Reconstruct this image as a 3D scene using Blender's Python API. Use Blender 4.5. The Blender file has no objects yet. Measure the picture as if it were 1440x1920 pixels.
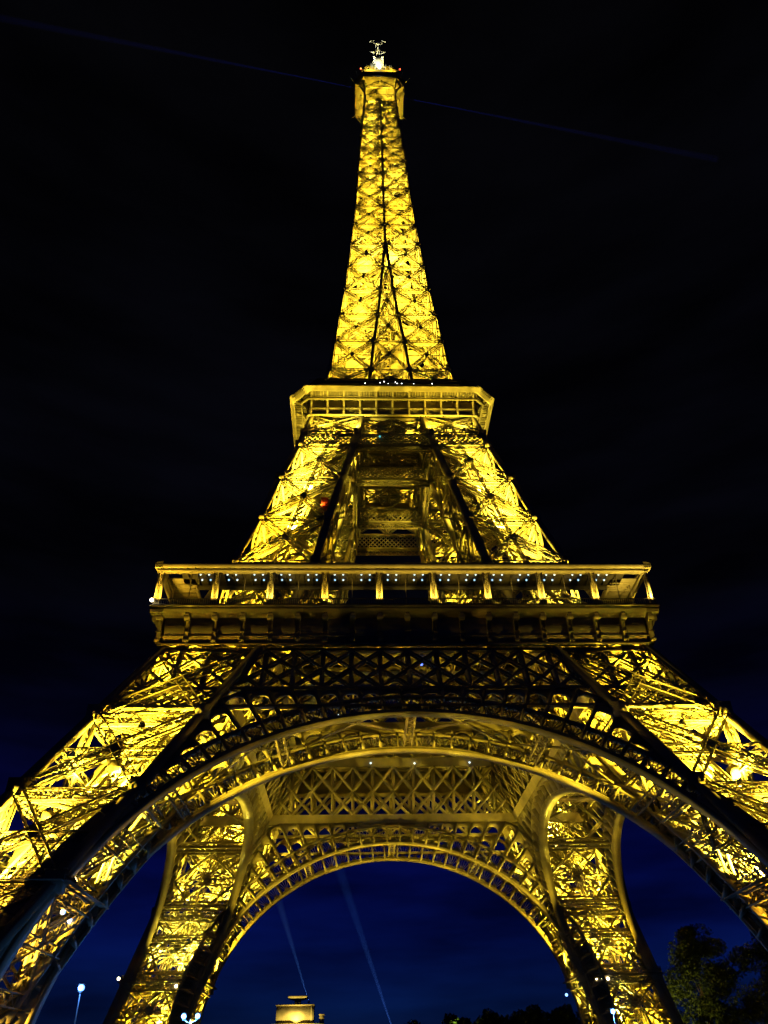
import bpy, math, random
import numpy as np
from mathutils import Matrix, Vector

sc = bpy.context.scene
COL = sc.collection
R = math.radians
random.seed(7)
rng = np.random.default_rng(7)

# ------------------------------------------------------------------ camera
cam_data = bpy.data.cameras.new("camera")
cam = bpy.data.objects.new("camera", cam_data)
COL.objects.link(cam)
sc.camera = cam
CAM = Vector((-7.15582, -133.85750, 1.6))
_f = Vector((0.03405365, 0.8039596, 0.59370811))
_r = Vector((0.99941516, -0.02924273, -0.01772547))
_u = Vector((-0.00311109, -0.5939645, 0.80448523))
cam.matrix_world = Matrix(((_r.x, _u.x, -_f.x, CAM.x), (_r.y, _u.y, -_f.y, CAM.y), (_r.z, _u.z, -_f.z, CAM.z), (0, 0, 0, 1)))
cam_data.sensor_fit = 'VERTICAL'
cam_data.sensor_height = 36.0
cam_data.lens = 1471.8 / 1920 * 36.0
cam_data.clip_start = 0.5
cam_data.clip_end = 20000

# ------------------------------------------------------------------ sky (deep blue night sky, twilight low on the horizon)
world = bpy.data.worlds.new("World")
sc.world = world
world.use_nodes = True
wn, wl = world.node_tree.nodes, world.node_tree.links
wn.clear()
w_out = wn.new("ShaderNodeOutputWorld")
w_bg = wn.new("ShaderNodeBackground")
w_co = wn.new("ShaderNodeTexCoord")
w_sep = wn.new("ShaderNodeSeparateXYZ")
w_ramp = wn.new("ShaderNodeValToRGB")
cr = w_ramp.color_ramp
cr.interpolation = 'LINEAR'
for p, c in ((0.0, (0.0030, 0.0080, 0.030)), (0.07, (0.0010, 0.0060, 0.040)), (0.14, (0.0008, 0.0036, 0.050)), (0.21, (0.0008, 0.0022, 0.046)), (0.27, (0.0008, 0.0013, 0.020)),
             (0.36, (0.0008, 0.0010, 0.0070)), (0.48, (0.0009, 0.0010, 0.0026)), (1.0, (0.0009, 0.0009, 0.0012))):
    e = cr.elements[0] if p == 0.0 else (cr.elements[len(cr.elements) - 1] if p == 1.0 else cr.elements.new(p))
    e.position = p
    e.color = (*c, 1)
w_map = wn.new("ShaderNodeMapping")
w_map.inputs['Scale'].default_value = (2.2, 2.2, 11.0)
w_noise = wn.new("ShaderNodeTexNoise")
w_noise.inputs['Scale'].default_value = 1.6
w_noise.inputs['Detail'].default_value = 5
w_nr = wn.new("ShaderNodeMapRange")
w_nr.inputs['From Min'].default_value = 0.36
w_nr.inputs['From Max'].default_value = 0.68
w_nr.inputs['To Min'].default_value = 0.4
w_nr.inputs['To Max'].default_value = 1.45
w_mul = wn.new("ShaderNodeVectorMath")
w_mul.operation = 'SCALE'
wl.new(w_co.outputs['Generated'], w_sep.inputs[0])
wl.new(w_sep.outputs['Z'], w_ramp.inputs['Fac'])
wl.new(w_co.outputs['Generated'], w_map.inputs['Vector'])
wl.new(w_map.outputs[0], w_noise.inputs['Vector'])
wl.new(w_noise.outputs['Fac'], w_nr.inputs['Value'])
wl.new(w_ramp.outputs['Color'], w_mul.inputs[0])
wl.new(w_nr.outputs['Result'], w_mul.inputs['Scale'])
wl.new(w_mul.outputs[0], w_bg.inputs['Color'])
w_bg.inputs['Strength'].default_value = 1.0
wl.new(w_bg.outputs[0], w_out.inputs['Surface'])

sc.view_settings.view_transform = 'Standard'
sc.view_settings.look = 'None'
sc.view_settings.gamma = 1
sc.view_settings.exposure = 0.0
try:
    sc.cycles.use_denoising = True
    sc.cycles.denoiser = 'OPENIMAGEDENOISE'
    sc.cycles.denoising_input_passes = 'RGB_ALBEDO_NORMAL'
    sc.cycles.denoising_prefilter = 'ACCURATE'
    sc.cycles.use_adaptive_sampling = False
    sc.cycles.max_bounces = 4
    sc.cycles.diffuse_bounces = 1
    sc.cycles.glossy_bounces = 2
    sc.cycles.transparent_max_bounces = 6
    sc.cycles.volume_bounces = 0
    sc.cycles.use_light_tree = True
    sc.cycles.caustics_reflective = False
    sc.cycles.caustics_refractive = False
    sc.cycles.sample_clamp_indirect = 2.0
except Exception:
    pass

# ------------------------------------------------------------------ materials
def mat(name, col, rough=0.6, var=0.25, scale=0.6, metal=0.0, spec=0.3, bump=0.0, island=0.0):
    m = bpy.data.materials.new(name)
    m.use_nodes = True
    nt = m.node_tree
    b = nt.nodes['Principled BSDF']
    b.inputs['Roughness'].default_value = rough
    b.inputs['Metallic'].default_value = metal
    b.inputs['Specular IOR Level'].default_value = spec
    co = nt.nodes.new("ShaderNodeTexCoord")
    no = nt.nodes.new("ShaderNodeTexNoise")
    no.inputs['Scale'].default_value = scale
    no.inputs['Detail'].default_value = 5
    ra = nt.nodes.new("ShaderNodeValToRGB")
    ra.color_ramp.elements[0].position = 0.3
    ra.color_ramp.elements[1].position = 0.72
    ra.color_ramp.elements[0].color = (*[c * (1 - var) for c in col], 1)
    ra.color_ramp.elements[1].color = (*[min(1, c * (1 + var)) for c in col], 1)
    nt.links.new(co.outputs['Object'], no.inputs['Vector'])
    nt.links.new(no.outputs['Fac'], ra.inputs['Fac'])
    if island:      # each riveted member was painted and has weathered a little differently
        ge = nt.nodes.new("ShaderNodeNewGeometry")
        mr = nt.nodes.new("ShaderNodeMapRange")
        mr.inputs['To Min'].default_value = 1 - island
        mr.inputs['To Max'].default_value = 1 + island
        sc_ = nt.nodes.new("ShaderNodeVectorMath"); sc_.operation = 'SCALE'
        nt.links.new(ge.outputs['Random Per Island'], mr.inputs['Value'])
        nt.links.new(ra.outputs['Color'], sc_.inputs[0])
        nt.links.new(mr.outputs['Result'], sc_.inputs['Scale'])
        nt.links.new(sc_.outputs[0], b.inputs['Base Color'])
    else:
        nt.links.new(ra.outputs['Color'], b.inputs['Base Color'])
    if bump:
        bp = nt.nodes.new("ShaderNodeBump")
        bp.inputs['Strength'].default_value = bump
        nt.links.new(no.outputs['Fac'], bp.inputs['Height'])
        nt.links.new(bp.outputs[0], b.inputs['Normal'])
    return m

def emis(name, col, strength):
    m = bpy.data.materials.new(name)
    m.use_nodes = True
    nt = m.node_tree
    b = nt.nodes['Principled BSDF']
    b.inputs['Base Color'].default_value = (0.8, 0.8, 0.8, 1)
    b.inputs['Emission Color'].default_value = (*col, 1)
    b.inputs['Emission Strength'].default_value = strength
    m.cycles.emission_sampling = 'NONE'      # each lens has its own real lamp beside it
    return m

M_IRON = mat("painted_iron", (0.36, 0.30, 0.17), 0.55, 0.22, 0.5, island=0.42)
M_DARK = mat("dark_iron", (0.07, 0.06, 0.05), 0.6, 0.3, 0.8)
M_RED = mat("red_lift_paint", (0.30, 0.025, 0.02), 0.45, 0.15, 1.0)
M_GREY = mat("pale_grey_paint", (0.62, 0.62, 0.58), 0.5, 0.15, 0.9)
M_STONE = mat("limestone", (0.42, 0.37, 0.28), 0.85, 0.25, 0.25, bump=0.15)
M_FOL = mat("foliage", (0.055, 0.085, 0.022), 0.65, 0.55, 0.35)
M_BARK = mat("bark", (0.09, 0.065, 0.045), 0.9, 0.35, 2.0, bump=0.4)
M_GROUND = mat("lawn_ground", (0.05, 0.065, 0.03), 0.95, 0.35, 0.05)
M_PAVE = mat("pale_paving", (0.13, 0.12, 0.10), 0.85, 0.2, 0.3, bump=0.1)
M_LENS = emis("warm_lamp_lens", (1.0, 0.74, 0.22), 14.0)
M_BULB = emis("cool_bulb", (0.36, 0.70, 1.0), 1.3)
M_BLUE = emis("blue_bulb", (0.05, 0.12, 1.0), 6.0)
M_LED = emis("street_led", (0.10, 0.26, 1.0), 4.5)
M_LED2 = emis("cool_gallery_lamp_glass", (0.22, 0.42, 1.0), 3.2)
M_LENS2 = emis("warm_gallery_lamp_glass", (1.0, 0.86, 0.5), 12.0)
M_REDL = emis("red_warning_lens", (1.0, 0.03, 0.02), 5.0)
M_WIN = emis("lit_window_pane", (1.0, 0.62, 0.18), 0.35)

WARM = (1.0, 0.73, 0.045)

# ------------------------------------------------------------------ mesh builder
class MB:
    def __init__(self):
        self.V, self.F, self.n = [], [], 0
    def add(self, v, f):
        v = np.asarray(v, float).reshape(-1, 3)
        f = np.asarray(f, int)
        self.V.append(v)
        self.F.append(f + self.n)
        self.n += len(v)
    def bars(self, A, B, w, h, n, caps=True, off=None):
        """square bars from A to B; w across, h along the normal n."""
        A = np.atleast_2d(np.asarray(A, float)); B = np.atleast_2d(np.asarray(B, float))
        if len(A) == 0:
            return
        d = B - A
        L = np.linalg.norm(d, axis=1, keepdims=True)
        d = d / np.maximum(L, 1e-9)
        n = np.broadcast_to(np.asarray(n, float), A.shape)
        s = np.cross(d, n)
        sl = np.linalg.norm(s, axis=1, keepdims=True)
        bad = sl[:, 0] < 1e-4
        if bad.any():
            s[bad] = np.cross(d[bad], np.array([0.3, 0.5, 0.81]))
            sl = np.linalg.norm(s, axis=1, keepdims=True)
        s = s / sl
        m = np.cross(s, d)
        s = s * (w / 2.0); m = m * (h / 2.0)
        c = [(-1, -1), (1, -1), (1, 1), (-1, 1)]
        v = np.stack([A + a * s + b * m for a, b in c] + [B + a * s + b * m for a, b in c], 1)
        q = [[0, 1, 5, 4], [1, 2, 6, 5], [2, 3, 7, 6], [3, 0, 4, 7]]
        if caps:
            q += [[3, 2, 1, 0], [4, 5, 6, 7]]
        f = (np.arange(len(A))[:, None, None] * 8 + np.array(q)[None]).reshape(-1, 4)
        self.add(v, f)
    def box(self, c, s):
        c = np.asarray(c, float); s = np.asarray(s, float) / 2
        v = [c + s * np.array(k) for k in ((-1, -1, -1), (1, -1, -1), (1, 1, -1), (-1, 1, -1), (-1, -1, 1), (1, -1, 1), (1, 1, 1), (-1, 1, 1))]
        self.add(v, [[0, 3, 2, 1], [4, 5, 6, 7], [0, 1, 5, 4], [1, 2, 6, 5], [2, 3, 7, 6], [3, 0, 4, 7]])
    def loft(self, rings, closed=True, capped=True):
        """rings: (k, m, 3) quads between successive rings of m points."""
        r = np.asarray(rings, float); k, m = r.shape[:2]
        i = np.arange(k - 1)[:, None]; j = np.arange(m if closed else m - 1)[None]
        a = i * m + j; b = i * m + (j + 1) % m
        self.add(r, np.stack([a, b, b + m, a + m], -1).reshape(-1, 4))
        if capped and closed:
            for q in (0, k - 1):
                c = r[q].mean(0)
                v = np.vstack([r[q], c])
                self.add(v, [[t, (t + 1) % m, m, m] for t in range(m)])
    def prism(self, prof, axis, a, b):
        """extrude a closed 2-D convex-ish profile [(u,v)] along x or y from a to b; profile is in the other two axes."""
        P = []
        for t in (a, b):
            P.append([(t, u, v) if axis == 'x' else (u, t, v) for u, v in prof])
        self.loft(P)
    def cyl(self, A, B, r0, r1, m=10):
        A = np.asarray(A, float); B = np.asarray(B, float)
        d = (B - A) / np.linalg.norm(B - A)
        s = np.cross(d, (0.31, 0.47, 0.83)); s /= np.linalg.norm(s); t = np.cross(d, s)
        an = np.arange(m) * 2 * math.pi / m
        ring = np.cos(an)[:, None] * s + np.sin(an)[:, None] * t
        self.loft([A + ring * r0, B + ring * r1])
    def ball(self, c, r, m=8, k=5, sz=1.0):
        c = np.asarray(c, float); rr = []
        for i in range(k + 1):
            ph = math.pi * i / k
            rr.append([c + (r * math.sin(ph) * math.cos(2 * math.pi * j / m) + 1e-4 * j, r * math.sin(ph) * math.sin(2 * math.pi * j / m), sz * r * math.cos(ph)) for j in range(m)])
        self.loft(rr, True, False)
    def mesh(self, name, material):
        me = bpy.data.meshes.new(name)
        if self.n:
            V = np.concatenate(self.V); F = np.concatenate(self.F)
            tri = F[:, 2] == F[:, 3]
            tot = np.where(tri, 3, 4)
            start = np.concatenate([[0], np.cumsum(tot)[:-1]])
            keep = np.ones(F.shape, bool); keep[:, 3] = ~tri
            loops = F[keep]
            me.vertices.add(len(V)); me.vertices.foreach_set("co", V.astype(np.float32).ravel())
            me.loops.add(len(loops)); me.loops.foreach_set("vertex_index", loops.astype(np.int32))
            me.polygons.add(len(F))
            me.polygons.foreach_set("loop_start", start.astype(np.int32))
            me.polygons.foreach_set("loop_total", tot.astype(np.int32))
            me.update(calc_edges=True)
            me.validate()
        me.materials.append(material)
        return me

def put(name, mesh, parent=None, rot=0.0, loc=(0, 0, 0)):
    o = bpy.data.objects.new(name, mesh)
    COL.objects.link(o)
    o.location = loc
    o.rotation_euler = (0, 0, rot)
    if parent is not None:
        o.parent = parent
    return o

def tag(o, label, cat, group=None):
    o['label'] = label
    o['category'] = cat
    if group:
        o['group'] = group
    return o

def structure(o):
    o['kind'] = 'structure'
    return o

def four(name, mb, material, parent, subs=()):
    """a part and its sub-parts, set on the four sides of the tower."""
    me = mb.mesh(name, material)
    sm = [(n, b.mesh(n, mm)) for n, b, mm in subs]
    out = []
    for k in range(4):
        o = put(name, me, parent, k * math.pi / 2)
        for n, m2 in sm:
            put(n, m2, o)
        out.append(o)
    return out

def girder(mb, A, B, n, w, d, t, lt, pitch=None, sides=True, inset=0.0):
    """box lattice girder: four angles and zigzag lacing on its four faces."""
    A = np.asarray(A, float); B = np.asarray(B, float)
    dd = B - A; L = np.linalg.norm(dd); dd = dd / L
    A = A + dd * inset; B = B - dd * inset; L -= 2 * inset
    n = np.asarray(n, float); n = n / np.linalg.norm(n)
    s = np.cross(dd, n); s /= np.linalg.norm(s); m = np.cross(s, dd)
    c = [A + a * s * w / 2 + b * m * d / 2 for a, b in ((-1, -1), (1, -1), (1, 1), (-1, 1))]
    mb.bars(c, [x + dd * L for x in c], t * .8, min(t * 2.3, d * .45), m)
    pitch = pitch or w
    k = max(2, int(round(L / pitch)))
    tt = np.linspace(0, L, k + 1)[:, None] * dd
    for b in (-1, 1):
        P = A + m * d / 2 * b + tt
        sg = np.where(np.arange(k + 1) % 2 == 0, -1, 1)[:, None] * b
        Q = P + sg * s * w / 2
        mb.bars(Q[:-1], Q[1:], lt, lt * .6, m, caps=False)
    if sides:
        for a in (-1, 1):
            P = A + s * w / 2 * a + tt
            sg = np.where(np.arange(k + 1) % 2 == 0, -1, 1)[:, None] * a
            Q = P + sg * m * d / 2
            mb.bars(Q[:-1], Q[1:], lt, lt * .6, s, caps=False)

# ------------------------------------------------------------------ tower profile
SL = 0.4835
def prof(tab):
    z = [a[0] for a in tab]
    return lambda q: np.interp(q, z, [a[1] for a in tab])
_T = [(0, 58.8, 45.5), (57, 31.3, 18.0), (70.5, 27.0, 13.9), (81.5, 23.9, 12.1), (92.4, 21.35, 9.9), (102.6, 18.5, 7.9), (106.6, 17.7, 7.2),
      (112, 16.5, 6.2), (116, 15.6, 5.6), (129.5, 13.35, 4.3), (139.8, 12.5, 3.5), (150, 11.7, 2.4), (160.8, 10.6, 1.63), (171, 9.9, 0.95), (181.2, 9.3, 0),
      (190.9, 8.7, 0), (200.7, 8.12, 0), (210, 7.7, 0), (218.6, 7.38, 0), (226.4, 7.08, 0), (233.7, 6.8, 0), (241.1, 6.45, 0), (247.5, 6.1, 0),
      (254.2, 5.77, 0), (260.5, 5.45, 0), (266, 5.16, 0), (276.4, 5.05, 0)]
W = prof([(a, b) for a, b, c in _T])
I = prof([(a, c) for a, b, c in _T])
def corners(z):
    w, i = float(W(z)), float(I(z))
    return {'O': np.array([-w, -w, z]), 'A': np.array([-i, -w, z]), 'B': np.array([-w, -i, z]), 'D': np.array([-i, -i, z])}
FACES = (('O', 'A', (0, -1, 0)), ('O', 'B', (-1, 0, 0)), ('A', 'D', (1, 0, 0)), ('B', 'D', (0, 1, 0)))

tower = put("lattice_tower", None)
tag(tower, "tall golden floodlit iron lattice tower on four arched legs", "tower")

def chord(mb, pts, w, h=None):
    """closed box member through successive points, axis-aligned section."""
    h = h or w
    rings = []
    for p in pts:
        rings.append([np.add(p, (a * w / 2, b * h / 2, 0)) for a, b in ((-1, -1), (1, -1), (1, 1), (-1, 1))])
    mb.loft(rings)

def gusset(mb, p, n, s, t):
    """node plate standing a little proud of the chord."""
    n = np.array(n, float)
    if abs(n[1]) > .5:
        mb.box(p, (s, t, s))
    else:
        mb.box(p, (t, s, s))

# ------------------------------------------------------------------ legs, ground to first floor
def build_legs():
    br = MB(); lt = MB(); posts = []
    zs = [2.2, 10, 18.6, 29.3, 39.9, 50.9, 56.2]
    for k, wd in (('O', 1.15), ('A', 1.35), ('B', 1.35), ('D', 1.15)):
        ch = MB()
        chord(ch, [corners(z)[k] for z in (1.6, 20, 40, 56.6)], wd)
        for z in zs[1:5]:
            ch.box(corners(z)[k], (1.75, 1.75, 1.9))
        posts.append(("corner_post", ch, M_IRON))
    for a, b, n in FACES:
        n = np.array(n, float)
        for j in range(len(zs) - 1):
            z0, z1 = zs[j], zs[j + 1]
            c0, c1 = corners(z0), corners(z1)
            zm = (z0 + z1) / 2
            cm = corners(zm)
            if j < 5:
                girder(br, c0[a], c1[b], n, 1.1, 0.8, 0.16, 0.10, 1.05, inset=1.0)
                girder(br, c0[b], c1[a], n, 1.1, 0.8, 0.16, 0.10, 1.05, inset=1.0)
            girder(br, c1[a] - (0, 0, .75), c1[b] - (0, 0, .75), n, 1.25, 0.9, 0.17, 0.10, 1.1, inset=.6)
            if j < 4:
                girder(br, cm[a] - (0, 0, .5), cm[b] - (0, 0, .5), n, 1.0, 0.8, 0.15, 0.09, 1.0, inset=.6)
                x = (cm[a] + cm[b]) / 2
                gusset(br, x, n, 1.25, 0.95)
                # secondary struts
                for f in (0.25, 0.75):
                    p = c0[a] * (1 - f) + c0[b] * f
                    q = cm[a] * (1 - f) + cm[b] * f
                    br.bars([p], [q], .13, .13, n)
    # diaphragms
    for z in zs[1:]:
        c = corners(z - .6)
        girder(br, c['O'], c['D'], (0, 0, 1), .8, .6, .13, .09, 1.0, inset=1)
        girder(br, c['A'], c['B'], (0, 0, 1), .8, .6, .13, .09, 1.0, inset=1)
        m = [(c[a] + c[b]) / 2 for a, b, n in FACES]
        for u, v in ((0, 1), (0, 2), (1, 3), (2, 3)):
            girder(br, m[u], m[v], (0, 0, 1), .5, .4, .1, .07, .8)
    for j in range(4):   # inner wind bracing from face centres to the next level corners
        zm = (zs[j] + zs[j + 1]) / 2
        c, c1 = corners(zm), corners(zs[j + 1] - .8)
        for a, b, n in FACES:
            m = (c[a] + c[b]) / 2
            cc = (c1['O'] + c1['D']) / 2
            girder(br, m, cc, n, .55, .45, .1, .07, .9)
    # lift track with sleepers, side trusses and stairs up the middle of the leg
    def mid(z, u, v, dz=0):
        c = -(float(W(z)) - 6.65)
        return np.array([c + u, c + v, z + dz])
    for (u, v) in ((-2.6, .4), (.4, -2.6), (-1.0, 2.2), (2.2, -1.0)):
        girder(lt, mid(2, u, v), mid(56, u, v), (1, 1, .2), .55, .8, .12, .09, .8)
    for z in np.arange(3, 56, 1.6):
        lt.bars([mid(z, -2.6, .4), mid(z, -1, 2.2)], [mid(z, .4, -2.6), mid(z, 2.2, -1)], .22, .3, (0, 0, 1))
        lt.bars([mid(z, -2.6, .4), mid(z, .4, -2.6)], [mid(z + 1.6, -1, 2.2), mid(z + 1.6, 2.2, -1)], .12, .12, (0, 0, 1))
    for z in np.arange(4, 54, 5.2):   # stair flights and landings
        a, b = mid(z, 3.6, 3.6), mid(z + 2.6, 1.2, 5.0)
        c = mid(z + 5.2, 3.6, 3.6)
        for q in (-.5, 0, .5):
            lt.bars([a + (q * .7, q * .7, 0), b + (q * .7, q * .7, 0)], [b + (q * .7, q * .7, 0), c + (q * .7, q * .7, 0)], .1, .25, (0, 0, 1))
        lt.bars([a + (0, 0, 1), b + (0, 0, 1)], [b + (0, 0, 1), c + (0, 0, 1)], .06, .06, (0, 0, 1))
        for q in np.arange(-.9, 1, .36):
            lt.bars([b + (q, -.9, 0), a + (-.9, q, 0)], [b + (q, .9, 0), a + (.9, q, 0)], .12, .12, (0, 0, 1))
    for z in (14.5, 25.0, 33.2, 44.5):       # machinery housings on the track
        lt.box(mid(z, .3, -4.3), (1.6, .9, 1.5))
        lt.box(mid(z + 3, -4.3, .3), (.9, 1.6, 1.0))
    cats = []
    for z in (29.3, 39.9, 18.6):     # gratings and handrails on part of each level
        pl = MB()
        c = corners(z + .35)
        o, i_ = c['O'], c['D']
        w = i_[0] - o[0]
        for i in range(9):
            pl.bars([o + (1.2 + i * .55, 1.0, 0)], [o + (1.2 + i * .55, w - 1, 0)], .12, .06, (0, 0, 1))
        pl.bars([o + (1.2, 1 + 2.2 * t, 0) for t in range(6)], [o + (5.7, 1 + 2.2 * t, 0) for t in range(6)], .1, .1, (0, 0, 1))
        if z < 20:      # lamp gallery all round the leg with a railing
            ring = [o + (-.9, -.9, -.3), o + (w + .9, -.9, -.3), o + (w + .9, w + .9, -.3), o + (-.9, w + .9, -.3)]
            for a, b in zip(ring, ring[1:] + ring[:1]):
                for h, th in ((0, .5), (.55, .07), (1.1, .09)):
                    pl.bars([a + (0, 0, h)], [b + (0, 0, h)], 1.1 if h == 0 else th, .14 if h == 0 else th, (0, 0, 1))
                n_ = 11
                P = np.array([a + (b - a) * t / n_ for t in range(n_)])
                pl.bars(P, P + (0, 0, 1.1), .07, .07, (0, 1, 0))
        cats.append(("catwalk", pl, M_IRON))
    legs = four("leg", br, M_IRON, tower, posts + [("lift_track", lt, M_IRON)] + cats)
    for k in 'OABD':
        pm = MB()
        c = corners(0.0)[k]
        s = lambda h, z, dx=0: [np.array([c[0] + a * h, c[1] + b * h, z]) for a, b in ((-1, -1), (1, -1), (1, 1), (-1, 1))]
        pm.loft([s(4.2, -.5), s(4.2, .6), s(3.6, .7), s(2.3, 1.7), s(1.9, 1.9)])
        four("masonry_footing", pm, M_STONE, tower)
    return legs
legs = build_legs()

# ------------------------------------------------------------------ legs, first to second floor
def build_upper_legs():
    br = MB(); lt = MB(); posts = []
    zs = [57.4, 70.5, 81.5, 92.4, 102.9]
    for k, wd in (('O', .95), ('A', 1.2), ('B', 1.2), ('D', .95)):
        ch = MB()
        chord(ch, [corners(z)[k] for z in (57, 70.5, 81.5, 92.4, 102.6, 106.6, 112, 116.4)], wd)
        for z in zs[1:] + [106.6]:
            ch.box(corners(z)[k], (1.5, 1.5, 1.5))
        posts.append(("corner_post", ch, M_IRON))
    zz = zs + [106.9, 111.9]
    for a, b, n in FACES:
        n = np.array(n, float)
        for j in range(len(zz) - 1):
            z0, z1 = zz[j], zz[j + 1]
            c0, c1 = corners(z0), corners(z1)
            if j != 4:
                girder(br, c0[a], c1[b], n, .95, .7, .14, .09, .95, inset=.8)
                girder(br, c0[b], c1[a], n, .95, .7, .14, .09, .95, inset=.8)
                x = (c0[a] + c1[b] + c0[b] + c1[a]) / 4
                w0 = np.linalg.norm(c0[a] - c0[b]); w1 = np.linalg.norm(c1[a] - c1[b])
                f = w0 / (w0 + w1)
                x = c0[a] * (1 - f) + c1[b] * f
                gusset(br, x, n, 1.1, .85)
                for q in ((c0[a] + c0[b]) / 2, (c1[a] + c1[b]) / 2):
                    girder(br, x, q, n, .35, .35, .08, .06, .7)
            girder(br, c1[a] - (0, 0, .6), c1[b] - (0, 0, .6), n, 1.15, .8, .15, .09, 1.0, inset=.5)
    for z in zs[1:]:
        c = corners(z - .5)
        girder(br, c['O'], c['D'], (0, 0, 1), .7, .5, .12, .08, .9, inset=.8)
        girder(br, c['A'], c['B'], (0, 0, 1), .7, .5, .12, .08, .9, inset=.8)
        m = [(c[a] + c[b]) / 2 for a, b, n in FACES]
        for u, v in ((0, 1), (0, 2), (1, 3), (2, 3)):
            girder(br, m[u], m[v], (0, 0, 1), .45, .4, .1, .07, .8)
    for j in range(4):
        zm = (zs[j] + zs[j + 1]) / 2
        c, c1 = corners(zm), corners(zs[j + 1] - .8)
        for a, b, n in FACES:
            girder(br, (c[a] + c[b]) / 2, (c1['O'] + c1['D']) / 2, n, .45, .4, .09, .07, .8)
    def mid(z, u, v, dz=0):
        c = -(float(W(z)) + float(I(z))) / 2
        return np.array([c + u, c + v, z + dz])
    for (u, v) in ((-2.2, .6), (.6, -2.2)):
        for za, zb in ((57.5, 81.5), (81.5, 115)):
            girder(lt, mid(za, u, v), mid(zb, u, v), (1, 1, .2), .5, .7, .11, .08, .75)
    for z in np.arange(58, 114, 1.5):
        lt.bars([mid(z, -2.2, .6)], [mid(z, .6, -2.2)], .2, .28, (0, 0, 1))
        lt.bars([mid(z, -2.2, .6)], [mid(z + 1.5, .6, -2.2)], .1, .1, (0, 0, 1))
    for z in np.arange(58, 110, 4.4):
        a, b, c = mid(z, 2.6, 2.6), mid(z + 2.2, .6, 3.6), mid(z + 4.4, 2.6, 2.6)
        for q in (-.4, 0, .4):
            lt.bars([a + (q * .7, q * .7, 0), b + (q * .7, q * .7, 0)], [b + (q * .7, q * .7, 0), c + (q * .7, q * .7, 0)], .1, .2, (0, 0, 1))
        for q in np.arange(-.7, .8, .35):
            lt.bars([b + (q, -.7, 0)], [b + (q, .7, 0)], .1, .1, (0, 0, 1))
    for z in (64, 76, 88.5, 98):
        lt.box(mid(z, 1.6, -3.0), (1.6, 1.0, 1.9))
    four("upper_leg", br, M_IRON, tower, posts + [("lift_track", lt, M_IRON)])
build_upper_legs()

# red lift cabin climbing inside the front left upper leg
cb = MB()
p = np.array([-13.1, -17.6, 89.0])
cb.box(p, (1.3, 1.5, 1.9))
cb.box(p + (0, 0, 1.08), (1.5, 1.7, .2))
cb.box(p + (0, 0, -1.1), (1.5, 1.7, .24))
for i in (-1, 0, 1):
    cb.box(p + (i * .42, -.78, .2), (.07, .07, 1.4))
put("lift_cabin", cb.mesh("lift_cabin", M_RED), tower)

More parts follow.
